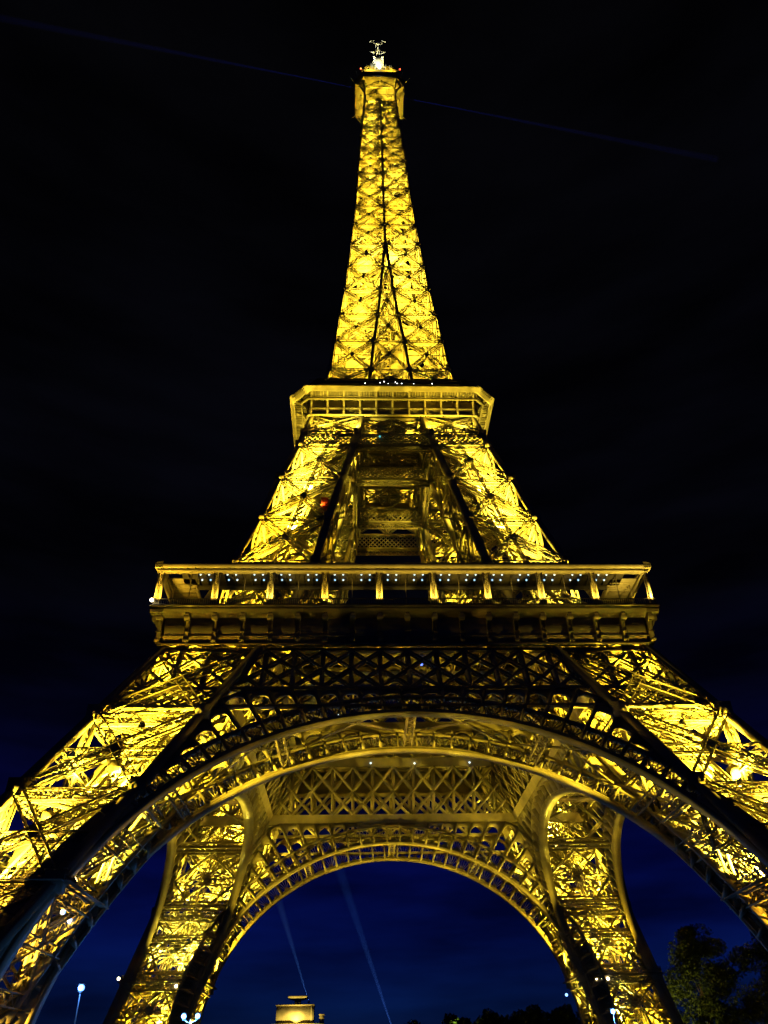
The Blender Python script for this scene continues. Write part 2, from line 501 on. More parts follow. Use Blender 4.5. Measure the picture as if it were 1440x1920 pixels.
# ------------------------------------------------------------------ arches (outer plane at offset 58.8, inner plane at 45.5)
K = math.sqrt(1 + SL * SL)
S0, R0, RM = 5.3, 39.0, 42.1
def build_arch(off, zbelt):
    rim = MB(); arc = MB()
    def P(x, s, dy=0.0):
        z = s / K
        return np.array([x, -(off - SL * z) + dy, z])
    def PR(a, r, dy=0.0):
        return P(r * math.sin(a), S0 + r * math.cos(a), dy)
    amax = R(88)
    an = np.linspace(-amax, amax, 121)
    for r0, r1, d0, d1 in ((R0, R0 + .45, 0, 1.5), (RM - .2, RM + .25, .0, 1.1), (R0 + .45, R0 + .8, .05, .25), (R0 + .45, R0 + .7, 1.2, 1.35)):
        rim.loft([[PR(a, r0, d0), PR(a, r1, d0), PR(a, r1, d1), PR(a, r0, d1)] for a in an])
    nb = 49
    st = 2 * amax / nb
    ang = [-amax + i * st for i in range(nb + 1)]
    nv = np.array([0, -1, .45])
    def rtop(a):
        best = RM
        for r in np.arange(RM, 60, .1):
            p = PR(a, r)
            if p[2] > zbelt or abs(p[0]) > float(I(p[2])) - .35:
                break
            best = r
        return best
    tops = [rtop(a) for a in ang]
    A_, B_ = [], []
    for i, a in enumerate(ang):
        arc.bars([PR(a, R0 + .4, .75)], [PR(a, RM - .1, .75)], .34, 1.4, nv)
        if tops[i] > RM + .3:
            arc.bars([PR(a, RM + .2, .45)], [PR(a, tops[i], .45)], .42, .9, nv)
    for i in range(nb):
        a0, a1 = ang[i], ang[i + 1]
        am = (a0 + a1) / 2
        # fan tracery in the ring
        base = PR(am, R0 + .5, .45)
        for f in (-.42, -.22, 0, .22, .42):
            A_.append(base); B_.append(PR(am + f * st, RM - .35 - abs(f) * .9, .45))
        pts = [PR(am + st * .4 * math.cos(t), RM - 1.15 + 1.0 * math.sin(t), .45) for t in np.linspace(0, math.pi, 9)]
        A_ += pts[:-1]; B_ += pts[1:]
        pts = [PR(am + st * .2 * math.cos(t), R0 + .5 + .8 * math.sin(t), .45) for t in np.linspace(0, math.pi, 7)]
        A_ += pts[:-1]; B_ += pts[1:]
        # round-headed arcade above the ring
        t0, t1 = tops[i], tops[i + 1]
        tm = min(t0, t1, rtop(am)) - .25
        if tm - RM > .9:
            rr = .38 * st * RM
            ro = max(tm - rr * 1.05, RM + .3)
            hh = tm - .1 - ro
            n = 12
            th = np.linspace(math.pi, 0, n + 1)
            inner = [(am + st * .40 * math.cos(t), ro + hh * math.sin(t)) for t in th]
            outer = [(a0 + (a1 - a0) * k / n, min(t0 + (t1 - t0) * k / n, rtop(a0 + (a1 - a0) * k / n))) for k in range(n + 1)]
            ring = []
            for (ai, ri), (ao, rq) in zip(inner, outer):
                ring.append([PR(ai, ri, .1), PR(ao, max(rq, ri + .05), .1), PR(ao, max(rq, ri + .05), .75), PR(ai, ri, .75)])
            arc.loft(ring)
            for sgn, aa in ((-1, am - st * .40), (1, am + st * .40)):     # jambs
                ae = a0 if sgn < 0 else a1
                arc.loft([[PR(aa, RM + .2, .1), PR(ae, RM + .2, .1), PR(ae, RM + .2, .75), PR(aa, RM + .2, .75)],
                          [PR(aa, ro, .1), PR(ae, ro, .1), PR(ae, ro, .75), PR(aa, ro, .75)]])
        elif max(t0, t1) - RM > .35:
            arc.loft([[PR(a, RM + .2, .1), PR(a, max(t, RM + .25), .1), PR(a, max(t, RM + .25), .75), PR(a, RM + .2, .75)] for a, t in ((a0, t0), (am, rtop(am)), (a1, t1))])
    for sg in (-1, 1):
        arc.loft([[PR(sg * R(t), R0 + .4, .02), PR(sg * R(t), RM + .1, .02), PR(sg * R(t), RM + .1, .22), PR(sg * R(t), R0 + .4, .22)] for t in np.linspace(51 if off > 50 else 60, 88, 30)])
    arc.bars(A_, B_, .11, .16, nv, caps=False)
    return rim, arc
rim_o, arc_o = build_arch(58.8, 43.9)
four("outer_arch", rim_o, M_IRON, tower, [("arcade", arc_o, M_IRON)])
rim_i, arc_i = build_arch(45.5, 43.4)
four("inner_arch", rim_i, M_IRON, tower, [("arcade", arc_i, M_IRON)])
stt = MB()
for deg in (0, 25, -25, 46, -46, 56, -56, 66, -66):
    a = R(deg)
    z = (S0 + (R0 + .9) * math.cos(a)) / K
    x = (R0 + .9) * math.sin(a)
    y0 = -(58.8 - SL * z)
    girder(stt, (x, y0 + 1.4, z + .3), (x, y0 + 13.3, z + .3), (math.sin(a), 0, math.cos(a)), 1.0, 1.0, .16, .09, 1.0)
for k in range(8):      # sloping wind ties between the two arches
    d0, d1 = -80 + k * 20, -60 + k * 20
    for u, v in ((d0, d1), (d1, d0)):
        q = []
        for dg, fr in ((u, 0), (v, 1)):
            a = R(dg); z = (S0 + (RM + .2) * math.cos(a)) / K
            q.append(((RM + .2) * math.sin(a), -(58.8 - SL * z) + 1.2 + fr * 11.8, z))
        stt.bars([q[0]], [q[1]], .3, .3, (0, 0, 1))
four("arch_strut", stt, M_IRON, tower)

# ------------------------------------------------------------------ lattice belts under the first floor
PW = 3.93
def belt(off, levels, plates, width_fn, deep):
    """levels: (z0, z1, rows, cell, xmin_fn) lattice panels; plates: (z0, z1, thickness)."""
    mb = MB()
    yy = lambda z, d=0: -(off - SL * z) + d
    for z0, z1, th in plates:
        w0, w1 = width_fn(z0) - .3, width_fn(z1) - .3
        mb.loft([[(-w0, yy(z0) - .08, z0), (w0, yy(z0) - .08, z0), (w1, yy(z1) - .08, z1), (-w1, yy(z1) - .08, z1)],
                 [(-w0, yy(z0) + th, z0), (w0, yy(z0) + th, z0), (w1, yy(z1) + th, z1), (-w1, yy(z1) + th, z1)]])
    nv = np.array([0, -1, .45])
    for z0, z1, rows, cell, lo, bw, posts in levels:
        n = int(40 / cell)
        dz = (z1 - z0) / rows
        A, B = [], []
        def clip(p, q):
            for t in np.linspace(0, 1, 2):
                pass
            ok = []
            for (x, z) in (p, q):
                ok.append(lo(z) <= abs(x) <= width_fn(z) + .2)
            if not (ok[0] or ok[1]):
                return None
            if not (ok[0] and ok[1]):
                a, b = (p, q) if ok[0] else (q, p)
                t0, t1 = 0., 1.
                for _ in range(12):
                    m = (t0 + t1) / 2
                    x, z = a[0] + (b[0] - a[0]) * m, a[1] + (b[1] - a[1]) * m
                    if lo(z) <= abs(x) <= width_fn(z) + .2: t0 = m
                    else: t1 = m
                q = (a[0] + (b[0] - a[0]) * t0, a[1] + (b[1] - a[1]) * t0); p = a
            return p, q
        for i in range(-n, n):
            for r in range(rows):
                x0, x1 = i * cell, (i + 1) * cell
                za, zb = z0 + r * dz, z0 + (r + 1) * dz
                for p, q in (((x0, za), (x1, zb)), ((x1, za), (x0, zb))):
                    c = clip(p, q)
                    if c:
                        A.append(c[0]); B.append(c[1])
            if posts:
                c = clip((i * cell, z0), (i * cell, z1))
                if c:
                    a, b = c
                    for d in (0.06, deep - .06):
                        mb.bars([(a[0], yy(a[1], d), a[1])], [(b[0], yy(b[1], d), b[1])], .62, .14, nv)
                    kk = 7
                    for q in range(kk):
                        u = a[1] + (b[1] - a[1]) * q / kk; v = a[1] + (b[1] - a[1]) * (q + 1) / kk
                        mb.bars([(a[0], yy(u, .1), u)], [(a[0], yy(v, deep - .1), v)], .3, .1, (1, 0, 0), caps=False)
        for d in (0.03, deep):
            mb.bars([(x, yy(z, d), z) for x, z in A], [(x, yy(z, d), z) for x, z in B], bw, .12, nv, caps=False)
        # lacing between the two planes
        for (xa, za), (xb, zb) in zip(A, B):
            kk = max(2, int(math.hypot(xb - xa, zb - za) / .8))
            t = np.linspace(0, 1, kk + 1)
            X = xa + (xb - xa) * t; Z = za + (zb - za) * t
            D = np.where(np.arange(kk + 1) % 2 == 0, .08, deep - .05)
            Q = np.stack([X, [yy(z, d) for z, d in zip(Z, D)], Z], 1)
            mb.bars(Q[:-1], Q[1:], .10, .07, (1, 0, 0), caps=False)
    return mb
Wc = lambda z: float(W(z)); Ic = lambda z: float(I(z)); zero = lambda z: -1.0
four("outer_belt", belt(58.8, [(44.45, 51.2, 2, PW, zero, .40, True), (41.35, 43.95, 2, PW / 2, Ic, .30, False)],
                        [(40.95, 41.35, .9), (43.95, 44.45, .9), (51.2, 51.7, .9)], Wc, .9), M_IRON, tower)
four("inner_belt", belt(45.5, [(44.8, 52.7, 2, PW, zero, .5, True)], [(43.2, 44.8, .7), (52.7, 54.2, .7)], Wc, .8), M_IRON, tower)

# ------------------------------------------------------------------ first floor
fl = MB()
VO, EX = 13.0, 34.3
for (x0, x1, y0, y1) in ((-EX, EX, -EX, -VO), (-EX, EX, VO, EX), (-EX, -VO, -VO, VO), (VO, EX, -VO, VO)):
    fl.box(((x0 + x1) / 2, (y0 + y1) / 2, 56.7), (x1 - x0, y1 - y0, .5))
for x in np.arange(-8, 9) * PW:
    for s in (-1, 1):
        girder(fl, (x, s * 33.5, 55.4), (x, s * 19.5, 55.4), (1, 0, 0), 1.8, .4, .16, .12, 2.2)
        girder(fl, (s * 33.5, x, 55.4), (s * 19.5, x, 55.4), (0, 1, 0), 1.8, .4, .16, .12, 2.2)
for t in (-19, -24, -29):
    for s in (-1, 1):
        fl.bars([(-33, s * t, 55.6), (s * t, -33, 55.3)], [(33, s * t, 55.6), (s * t, 33, 55.3)], .3, 1.0, (0, 0, 1))
first_floor = put("first_floor", fl.mesh("first_floor", M_IRON), tower)

fr = MB()
G = 36.25
fr.prism([(-34.5, 52.0), (-34.2, 52.0), (-34.2, 56.3), (-34.5, 56.3)], 'x', -34.5, 34.5)
fr.prism([(-34.85, 51.75), (-34.2, 51.75), (-34.2, 52.05), (-34.7, 52.15), (-34.85, 52.0)], 'x', -34.85, 34.85)
fr.prism([(-34.62, 53.15), (-34.45, 53.15), (-34.45, 53.35), (-34.62, 53.35)], 'x', -34.6, 34.6)
fr.prism([(-34.45, 56.1), (-35.9, 56.32), (-36.05, 56.55), (-G, 56.62), (-G, 56.95), (-34.2, 56.95)], 'x', -G, G)
fr.prism([(-36.35, 57.05), (-36.35, 57.25), (-34.2, 57.25), (-34.2, 56.953)], 'x', -36.35, 36.35)
cs = MB()
for x in (0.0,):
    cs.prism([(-34.48, 52.15), (-34.95, 52.15), (-35.05, 52.55), (-34.85, 52.85), (-34.85, 53.5), (-35.0, 53.6), (-35.0, 53.8), (-34.88, 53.85), (-34.95, 55.0), (-35.25, 55.5), (-35.95, 55.9), (-35.95, 56.3), (-34.48, 56.1)], 'x', x - .27, x + .27)
    cs.cyl((x - .42, -35.55, 55.62), (x + .42, -35.55, 55.62), .42, .42, 12)
    cs.cyl((x - .46, -35.55, 55.62), (x + .46, -35.55, 55.62), .18, .18, 8)
    cs.box((x, -34.95, 53.7), (.75, .35, .16))
    cs.box((x, -34.95, 52.42), (.72, .32, .4))
rl = MB()
xs = np.arange(-36.0, 36.01, .30)
rl.bars(np.stack([xs, xs * 0 - 36.05, xs * 0 + 57.25], 1), np.stack([xs, xs * 0 - 36.05, xs * 0 + 58.35], 1), .07, .07, (0, 1, 0), caps=False)
rl.bars([(-36.1, -36.05, 58.38), (-36.1, -36.05, 57.5)], [(36.1, -36.05, 58.38), (36.1, -36.05, 57.5)], .12, .1, (0, 1, 0))
rf = MB()
rf.prism([(-35.7, 63.42), (-36.35, 63.5), (-36.5, 63.75), (-36.5, 64.1), (-36.3, 64.35), (-35.4, 64.45), (-35.4, 63.42)], 'x', -36.5, 36.5)
rf.prism([(-36.05, 62.98), (-36.15, 63.05), (-36.15, 63.38), (-35.3, 63.38), (-35.3, 62.98)], 'x', -36.1, 36.1)
cl = MB()
cl.box((0, -33.3, 63.62), (66, 4.1, .25))
cl.box((0, -31.3, 63.1), (62, .2, .8))
for x in np.arange(-32, 32.1, 1.3):
    cl.box((x, -33.3, 63.4), (.12, 3.8, .18))
colm = MB()
for s in (-1, 1):
    colm.box((s * .36, 0, 60.6), (.2, .34, 5.0))
for z in np.arange(58.5, 62.7, .3):
    colm.bars([(-.3, 0, z), (.3, 0, z)], [(.3, 0, z + .42), (-.3, 0, z + .42)], .06, .06, (0, 1, 0), caps=False)
colm.box((0, 0, 63.02), (1.15, .55, .3))
colm.prism([(-.32, 58.1), (.3, 58.1), (.25, 57.5), (-.2, 57.5)], 'x', -.5, .5)
colm.prism([(-.2, 57.25), (.12, 57.25), (.2, 57.5), (-.3, 57.5)], 'x', -.3, .3)
mul = MB()
mul.box((0, -34.6, 60.3), (.12, .12, 6.2))
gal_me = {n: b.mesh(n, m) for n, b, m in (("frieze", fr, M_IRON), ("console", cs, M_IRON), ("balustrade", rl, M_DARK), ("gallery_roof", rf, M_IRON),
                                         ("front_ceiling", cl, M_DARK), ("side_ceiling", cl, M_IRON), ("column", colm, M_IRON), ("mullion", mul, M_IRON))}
bulb = MB(); bulb.ball((0, 0, 0), .15, 8, 5)
bulb_me = bulb.mesh("ceiling_bulb", M_BULB)
for k in range(4):
    g = put("first_floor_gallery", gal_me["frieze"], tower, k * math.pi / 2)
    for j in range(-9, 10):
        put("console", gal_me["console"], g, 0, (j * PW * .985, 0, 0))
    put("balustrade", gal_me["balustrade"], g)
    put("gallery_roof", gal_me["gallery_roof"], g)
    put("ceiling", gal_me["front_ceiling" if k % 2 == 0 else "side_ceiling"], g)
    for j in range(-4, 5):
        put("mullion", gal_me["mullion"], g, 0, (j * 2 * PW, 0, 0))
    for q in (-1, 1):
        for j in (0.5, 1.5, 2.5, 3.5):
            put("column", gal_me["column"], g, 0, (q * j * 2 * PW, -35.75, 0))
    put("column", gal_me["column"], g, 0, (-35.6, -35.6, 0))
    if k == 0:
        for j in range(-8, 8):
            for y in (-35.0, -33.5):
                for d in (-.62, .62):
                    put("ceiling_bulb", bulb_me, g, 0, ((j + .5) * PW + d, y, 63.08))

# ------------------------------------------------------------------ second floor belt and gallery
def belt2(plane, lo, hi):
    mb = MB()
    z0, z1 = 103.35, 106.35
    yy = lambda z, d=0: -float(plane(z)) + d
    for za, zb in ((z0 - .35, z0), (z1, z1 + .35)):
        w = hi(za)
        mb.loft([[(-w, yy(za) - .06, za), (w, yy(za) - .06, za), (w, yy(zb) - .06, zb), (-w, yy(zb) - .06, zb)],
                 [(-w, yy(za) + .6, za), (w, yy(za) + .6, za), (w, yy(zb) + .6, zb), (-w, yy(zb) + .6, zb)]])
    A, B = [], []
    c = 1.0
    for i in range(-18, 18):
        for r in range(3):
            for p, q in (((i * c, z0 + r), ((i + 1) * c, z0 + r + 1)), (((i + 1) * c, z0 + r), (i * c, z0 + r + 1))):
                if max(abs(p[0]), abs(q[0])) <= hi(p[1]) + .2:
                    A.append(p); B.append(q)
    for d in (.05,):
        mb.bars([(x, yy(z, d), z) for x, z in A], [(x, yy(z, d), z) for x, z in B], .19, .16, (0, -1, .2), caps=False)
    # light lattice rail under the belt between the legs
    g = float(I(102.3)) - .3
    girder(mb, (-g, yy(102.2, .3), 102.2), (g, yy(102.2, .3), 102.2), (0, 1, 0), .9, .6, .13, .08, .9)
    # bay bracing above the belt
    i0, i1 = float(I(106.9)), float(I(111.8))
    for s in (-1, 1):
        girder(mb, (s * i0, yy(107, .3), 107), (0, yy(111.6, .3), 111.6), (0, 1, 0), .7, .5, .12, .08, .8)
        girder(mb, (s * i1, yy(111.6, .3), 111.6), (0, yy(107, .3), 107), (0, 1, 0), .7, .5, .12, .08, .8)
    girder(mb, (0, yy(107, .3), 107), (0, yy(111.6, .3), 111.6), (0, 1, 0), .5, .5, .12, .08, .8)
    w = hi(112)
    mb.bars([(-w, yy(111.9, .1), 111.9)], [(w, yy(111.9, .1), 111.9)], .4, .9, (0, 0, 1))
    return mb
four("upper_outer_belt", belt2(W, zero, Wc), M_IRON, tower)
four("upper_inner_belt", belt2(I, zero, Wc), M_IRON, tower)

def octo(h, c, z):
    k = h - c
    return [np.array(p + (z,)) for p in ((-k, -h), (k, -h), (h, -k), (h, k), (k, h), (-k, h), (-h, k), (-h, -k))]
def octo_ring(mb, rings):
    mb.loft([octo(*r) for r in rings] + [octo(*rings[0])], True, False)

sf = MB()
H2, C2 = 21.1, 3.4
octo_ring(sf, [(H2 - .95, C2, 115.95), (H2 - .8, C2, 115.8), (H2 - .6, C2, 115.85), (H2 - .1, C2, 116.45), (H2, C2, 116.5), (H2 + .05, C2, 116.65), (H2 + .05, C2, 116.8), (H2 - .95, C2, 116.8)])
octo_ring(sf, [(17.0, .6, 116.35), (H2 - .9, C2, 116.35), (H2 - .9, C2, 116.6), (17.0, .6, 116.6)])
octo_ring(sf, [(16.9, .5, 112.1), (17.25, .5, 112.1), (17.25, .5, 116.35), (16.9, .5, 116.35)])
octo_ring(sf, [(17.2, .5, 111.95), (17.55, .5, 111.95), (17.55, .5, 112.25), (17.2, .5, 112.25)])
octo_ring(sf, [(17.25, .5, 113.9), (17.45, .5, 113.9), (17.45, .5, 114.1), (17.25, .5, 114.1)])
octo_ring(sf, [(18.5, 1.4, 115.2), (18.8, 1.4, 115.2), (18.8, 1.4, 115.75), (18.5, 1.4, 115.75)])
second = put("second_floor_gallery", sf.mesh("second_floor_gallery", M_IRON), tower)
sj = MB(); bk = MB()
rot = lambda x, y, z: (x, y, z)
for k in range(4):
    c, s = round(math.cos(k * math.pi / 2)), round(math.sin(k * math.pi / 2))
    rot = lambda x, y, z: (c * x - s * y, s * x + c * y, z)
    for x in np.arange(-17.4, 17.5, .55):
        y1 = 20.15
        sj.bars([rot(x, -17.2, 116.22)], [rot(x, -y1, 116.22)], .14, .24, (0, 0, 1))
    for t in np.arange(.5, 4.6, .55):
        a = rot(-17.7 - t * .66, -20.9 + t * .66, 116.22); b = rot(-17.1, -17.1, 116.22)
        q = np.array(a) * .55 + np.array(b) * .45
        sj.bars([a], [q], .12, .22, (0, 0, 1))
x = 0.0
ring = []
for t in np.linspace(0, math.pi / 2, 9):
    y, z = -20.75 + 3.5 * math.cos(t), 112.5 + 3.75 * math.sin(t)
    q = y + (-17.2 - y) * .28
    ring.append([(-.19, y, z), (.19, y, z), (.19, q, min(116.3, z + .85)), (-.19, q, min(116.3, z + .85))])
bk.loft(ring)
bk.box((0, -17.42, 114.2), (.4, .36, 4.1))
bk_me = bk.mesh("bracket", M_IRON)
for k in range(4):
    for j in range(-5, 6):
        c, s_ = math.cos(k * math.pi / 2), math.sin(k * math.pi / 2)
        put("bracket", bk_me, second, k * math.pi / 2, (c * j * 3.32, s_ * j * 3.32, 0))
put("soffit_joists", sj.mesh("soffit_joists", M_IRON), second)
sd = MB()
sd.box((0, 0, 115.6), (33.6, 33.6, .3))
for y in np.arange(-16, 16.1, .8):
    sd.box((0, y, 115.3), (33, .18, .35))
for x in (-11.5, -5.6, 0, 5.6, 11.5):
    sd.box((x, 0, 114.9), (.35, 33, .55))
put("second_floor_deck", sd.mesh("second_floor_deck", M_IRON), second)
ud = MB()
octo_ring(ud, [(20.2, 3.2, 116.8), (20.3, 3.2, 116.8), (20.3, 3.2, 117.0), (20.2, 3.2, 117.0)])
for k in range(4):
    c, s = round(math.cos(k * math.pi / 2)), round(math.sin(k * math.pi / 2))
    rot = lambda x, y, z: (c * x - s * y, s * x + c * y, z)
    X = np.arange(-17, 17.1, .5)
    ud.bars([rot(x, -20.3, 116.8) for x in X], [rot(x, -20.3, 119.0) for x in X], .05, .05, (0, 1, 0), caps=False)
    ud.bars([rot(-17, -20.3, h) for h in (118.0, 119.0)], [rot(17, -20.3, h) for h in (118.0, 119.0)], .08, .08, (0, 1, 0))
    for x in np.arange(-14, 14.1, 4):
        ud.box(rot(x, -17.5, 118.4), (.2, .2, 3.2))
octo_ring(ud, [(9.5, 1.5, 120.2), (18.4, 2.4, 120.2), (18.4, 2.4, 120.6), (9.5, 1.5, 120.6)])
octo_ring(ud, [(15.2, 1.5, 117.0), (15.3, 1.5, 117.0), (15.3, 1.5, 120.2), (15.2, 1.5, 120.2)])
octo_ring(ud, [(17.9, 2.4, 120.6), (18.0, 2.4, 120.6), (18.0, 2.4, 121.9), (17.9, 2.4, 121.9)])
put("upper_terrace", ud.mesh("upper_terrace", M_DARK), second)
sb = MB(); sb.ball((0, 0, 0), .11, 8, 5)
sb_me = sb.mesh("terrace_bulb", emis("white_bulb", (1.0, .97, .9), 5.0))
for x, z in ((-5.6, 118.9), (-2.5, 119.1), (-1.7, 119.4), (.6, 119.3), (1.0, 118.9), (1.9, 118.9), (4.4, 118.8), (8.2, 118.9), (-.9, 118.8)):
    put("terrace_bulb", sb_me, second, 0, (x, -19.6, z))

# ------------------------------------------------------------------ spire
def build_spire():
    ch = MB(); br = MB(); core = MB()
    zs = [a[0] for a in _T if 116 <= a[0] <= 266]
    zs = [116.4, 122.8] + zs[1:]
    chord(ch, [(-float(W(z)), -float(W(z)), z) for z in zs + [276.4]], .62)
    for sx in (-1, 1):
        lowz = [z for z in zs if z <= 181.2]
        chord(ch, [(sx * max(float(I(z)), .18), -float(W(z)), z) for z in lowz], .62, .55)
    chord(ch, [(0, -float(W(z)), z) for z in zs if z >= 181.2], .62, .55)
    for z in zs[2:]:
        w, i = float(W(z)), float(I(z))
        g = 1.15 if z < 175 else .95
        for x in ({-i, i} if i > 0 else {0.0}):
            ch.box((x, -w, z), (g, .75, g))
        ch.box((-w, -w, z), (1.0, 1.0, .9))
    n = np.array([0, -1, 0])
    for j in range(len(zs) - 1):
        z0, z1 = zs[j], zs[j + 1]
        w0, w1, i0, i1 = float(W(z0)), float(W(z1)), float(I(z0)), float(I(z1))
        sc_ = 1.0 if z0 < 180 else .85
        gw, gd, t, lt = .8 * sc_, .55 * sc_, .15, .09
        bays = [(-w0, -i0, -w1, -i1), (i0, w0, i1, w1)]
        for a0, b0, a1, b1 in bays:
            girder(br, (a0, -w0, z0), (b1, -w1, z1), n, gw, gd, t, lt, .9, inset=.4)
            girder(br, (b0, -w0, z0), (a1, -w1, z1), n, gw, gd, t, lt, .9, inset=.4)
            girder(br, (a1, -w1, z1 - .3), (b1, -w1, z1 - .3), n, .75 * sc_, .55, t, lt, .8)
            zm, wm = (z0 + z1) / 2, (w0 + w1) / 2
            br.bars([((a0 + a1) / 2, -wm, zm)], [((b0 + b1) / 2, -wm, zm)], .18, .18, n)
            f = (b0 - a0) / ((b0 - a0) + (b1 - a1))
            br.box((a0 + (b1 - a0) * f, -(w0 + (w1 - w0) * f), z0 + (z1 - z0) * f), (.6, .62, .6))
        if i1 > .5 or i0 > .9:
            girder(br, (-i0, -w0, z0), (i1, -w1, z1), n, .55, .4, .12, .08, .8, inset=.3)
            girder(br, (i0, -w0, z0), (-i1, -w1, z1), n, .55, .4, .12, .08, .8, inset=.3)
            if i1 > .4:
                girder(br, (-i1, -w1, z1 - .2), (i1, -w1, z1 - .2), n, .5, .4, .12, .08, .7)
                f = i0 / (i0 + i1)
                br.box((0, -(w0 + (w1 - w0) * f), z0 + (z1 - z0) * f), (.75, .5, .75))
        # leg inner sides while the four legs are still apart
        if i1 > 0:
            D0, D1 = np.array([-i0, -i0, z0]), np.array([-i1, -i1, z1])
            A0, A1 = np.array([-i0, -w0, z0]), np.array([-i1, -w1, z1])
            girder(br, A0, D1, (1, 0, 0), .6, .45, .13, .08, .9, inset=.3)
            girder(br, D0, A1, (1, 0, 0), .6, .45, .13, .08, .9, inset=.3)
            girder(br, A1, D1, (1, 0, 0), .6, .45, .13, .08, .9)
            B0, B1 = np.array([-w0, -i0, z0]), np.array([-w1, -i1, z1])
            girder(br, B0, D1, (0, 1, 0), .6, .45, .13, .08, .9, inset=.3)
            girder(br, D0, B1, (0, 1, 0), .6, .45, .13, .08, .9, inset=.3)
            girder(br, B1, D1, (0, 1, 0), .6, .45, .13, .08, .9)
            chord(br, [D0, D1], .5)
        # diaphragm
        girder(br, (-w1 + .3, -w1 + .3, z1 - .4), (0, 0, z1 - .4), (0, 0, 1), .5, .4, .1, .07, .9)
        br.bars([(-w1, 0, z1 - .4)], [(0, -w1, z1 - .4)], .3, .3, (0, 0, 1))
        # lift shaft and stairs in the middle
        core.bars([(-1.9, -1.9, z0)], [(-1.9, -1.9, z1)], .4, .4, (0, 1, 0))
        core.bars([(-1.9, -.6, z0)], [(-1.9, -.6, z1)], .22, .22, (0, 1, 0))
        for q in np.arange(z0, z1 - .1, (z1 - z0) / 4):
            core.bars([(-1.9, -1.9, q)], [(1.9, -1.9, q)], .2, .25, (0, 0, 1))
            core.bars([(-1.9, -1.9, q)], [(1.9, -1.9, q + (z1 - z0) / 4)], .13, .13, (0, 1, 0))
        if j % 2 == 0:
            core.box((-w1 * .55, -w1 * .3, z1 - .1), (w1 * .5, w1 * .5, .12))
        core.bars([(-w0 * .45, -w0 * .75, z0)], [(-w1 * .15, -w1 * .75, z1)], .7, .16, (0, 0, 1))
    four("spire_frame", ch, M_IRON, tower, [("bracing", br, M_IRON), ("lift_shaft", core, M_IRON)])
build_spire()

# ------------------------------------------------------------------ top platform, upper deck, mast
tp = MB()
H3, C3 = 8.4, 2.82
octo_ring(tp, [(4.4, .8, 276.5), (H3, C3, 276.5), (H3, C3, 276.9), (4.4, .8, 276.9)])
tp.loft([octo(4.6, .8, 278.6), octo(4.6, .8, 278.8)], True, True)
for s in (-1, 1):
    tp.box((s * 5.1, 0, 276.25), (.4, 11, .5)); tp.box((0, s * 5.1, 276.25), (11, .4, .5))
    tp.box((s * 2.5, 0, 276.3), (.2, 10, .4)); tp.box((0, s * 2.5, 276.3), (10, .2, .4))
    for q in range(9):
        g_ = random.Random(q * 3 + s)
        tp.box((g_.uniform(-3.8, 3.8), g_.uniform(-3.8, 3.8), g_.uniform(274.2, 277.8)), (g_.uniform(.4, 1.6), g_.uniform(.4, 1.4), g_.uniform(.5, 1.6)))
    for t_ in (-6.8, 6.8):
        girder(tp, (t_, s * .2, 276.2), (t_ * .72, s * 5.0, 276.2), (0, 0, 1), .5, .3, .1, .08, .6)
        girder(tp, (s * .2, t_, 276.2), (s * 5.0, t_ * .72, 276.2), (0, 0, 1), .5, .3, .1, .08, .6)
octo_ring(tp, [(H3 - .3, C3, 279.6), (H3 + .12, C3, 279.6), (H3 + .12, C3, 279.9), (H3 - .3, C3, 279.9)])
tp.loft([octo(H3 - .2, C3, 279.9), octo(H3 - .6, C3, 280.15)], True, True)
plat = put("top_platform", tp.mesh("top_platform", M_IRON), tower)
cw = MB()
cw.loft([octo(H3 - .35, C3, 276.95), octo(H3 - .35, C3, 279.6)], True, False)
for a, b in zip(octo(H3 - .05, C3, 0), np.roll(octo(H3 - .05, C3, 0), -1, 0)):
    L = np.linalg.norm(b - a); k = int(L / .5)
    for q in range(k):
        p = a + (b - a) * q / k
        cw.bars([p + (0, 0, 276.95)], [p + (0, 0, 279.6)], .07, .07, (0, 1, 0), caps=False)
put("caged_walkway", cw.mesh("caged_walkway", M_DARK), plat)
for k in range(8):        # curved brackets flaring out under the platform
    cbk = MB()
    o8 = octo(H3 - .3, C3, 276.4)[k]
    e = np.array([math.copysign(5.1, o8[0]), math.copysign(5.1, o8[1]), 0])
    rings = []
    d = np.array([o8[0] - e[0], o8[1] - e[1], 0]); d /= np.linalg.norm(d); nn = np.array([-d[1], d[0], 0]) * .16
    for t in np.linspace(0, math.pi / 2, 8):
        f = 1 - math.cos(t)
        p = e * (1 - f) + np.array([o8[0], o8[1], 0]) * f
        z = 267.5 + 8.7 * math.sin(t)
        q = p - d * .55
        rings.append([p + nn + (0, 0, z), p - nn + (0, 0, z), q - nn + (0, 0, min(276.4, z + .35)), q + nn + (0, 0, min(276.4, z + .35))])
    cbk.loft(rings)
    put("flared_bracket", cbk.mesh("flared_bracket", M_IRON), plat)
dk = MB()
dk.loft([octo(5.2, 1.5, 280.1), octo(5.2, 1.5, 286.0), octo(6.1, 1.7, 286.4), octo(6.1, 1.7, 286.9), octo(5.2, 1.5, 287.0)])
dk.loft([octo(3.0, 1.0, 286.9), octo(2.8, 1.0, 291), octo(1.6, .6, 295), octo(1.4, .5, 301)])
rr = random.Random(3)
for i in range(64):
    a = rr.uniform(0, 2 * math.pi); r = rr.uniform(4.6, 6.0)
    x, y = max(-5.8, min(5.8, r * math.cos(a) * 1.25)), max(-5.8, min(5.8, r * math.sin(a) * 1.25))
    h = rr.uniform(1.4, 5.2)
    dk.box((x, y, 286.9 + h / 2), (rr.uniform(.18, .8), rr.uniform(.15, .7), h))
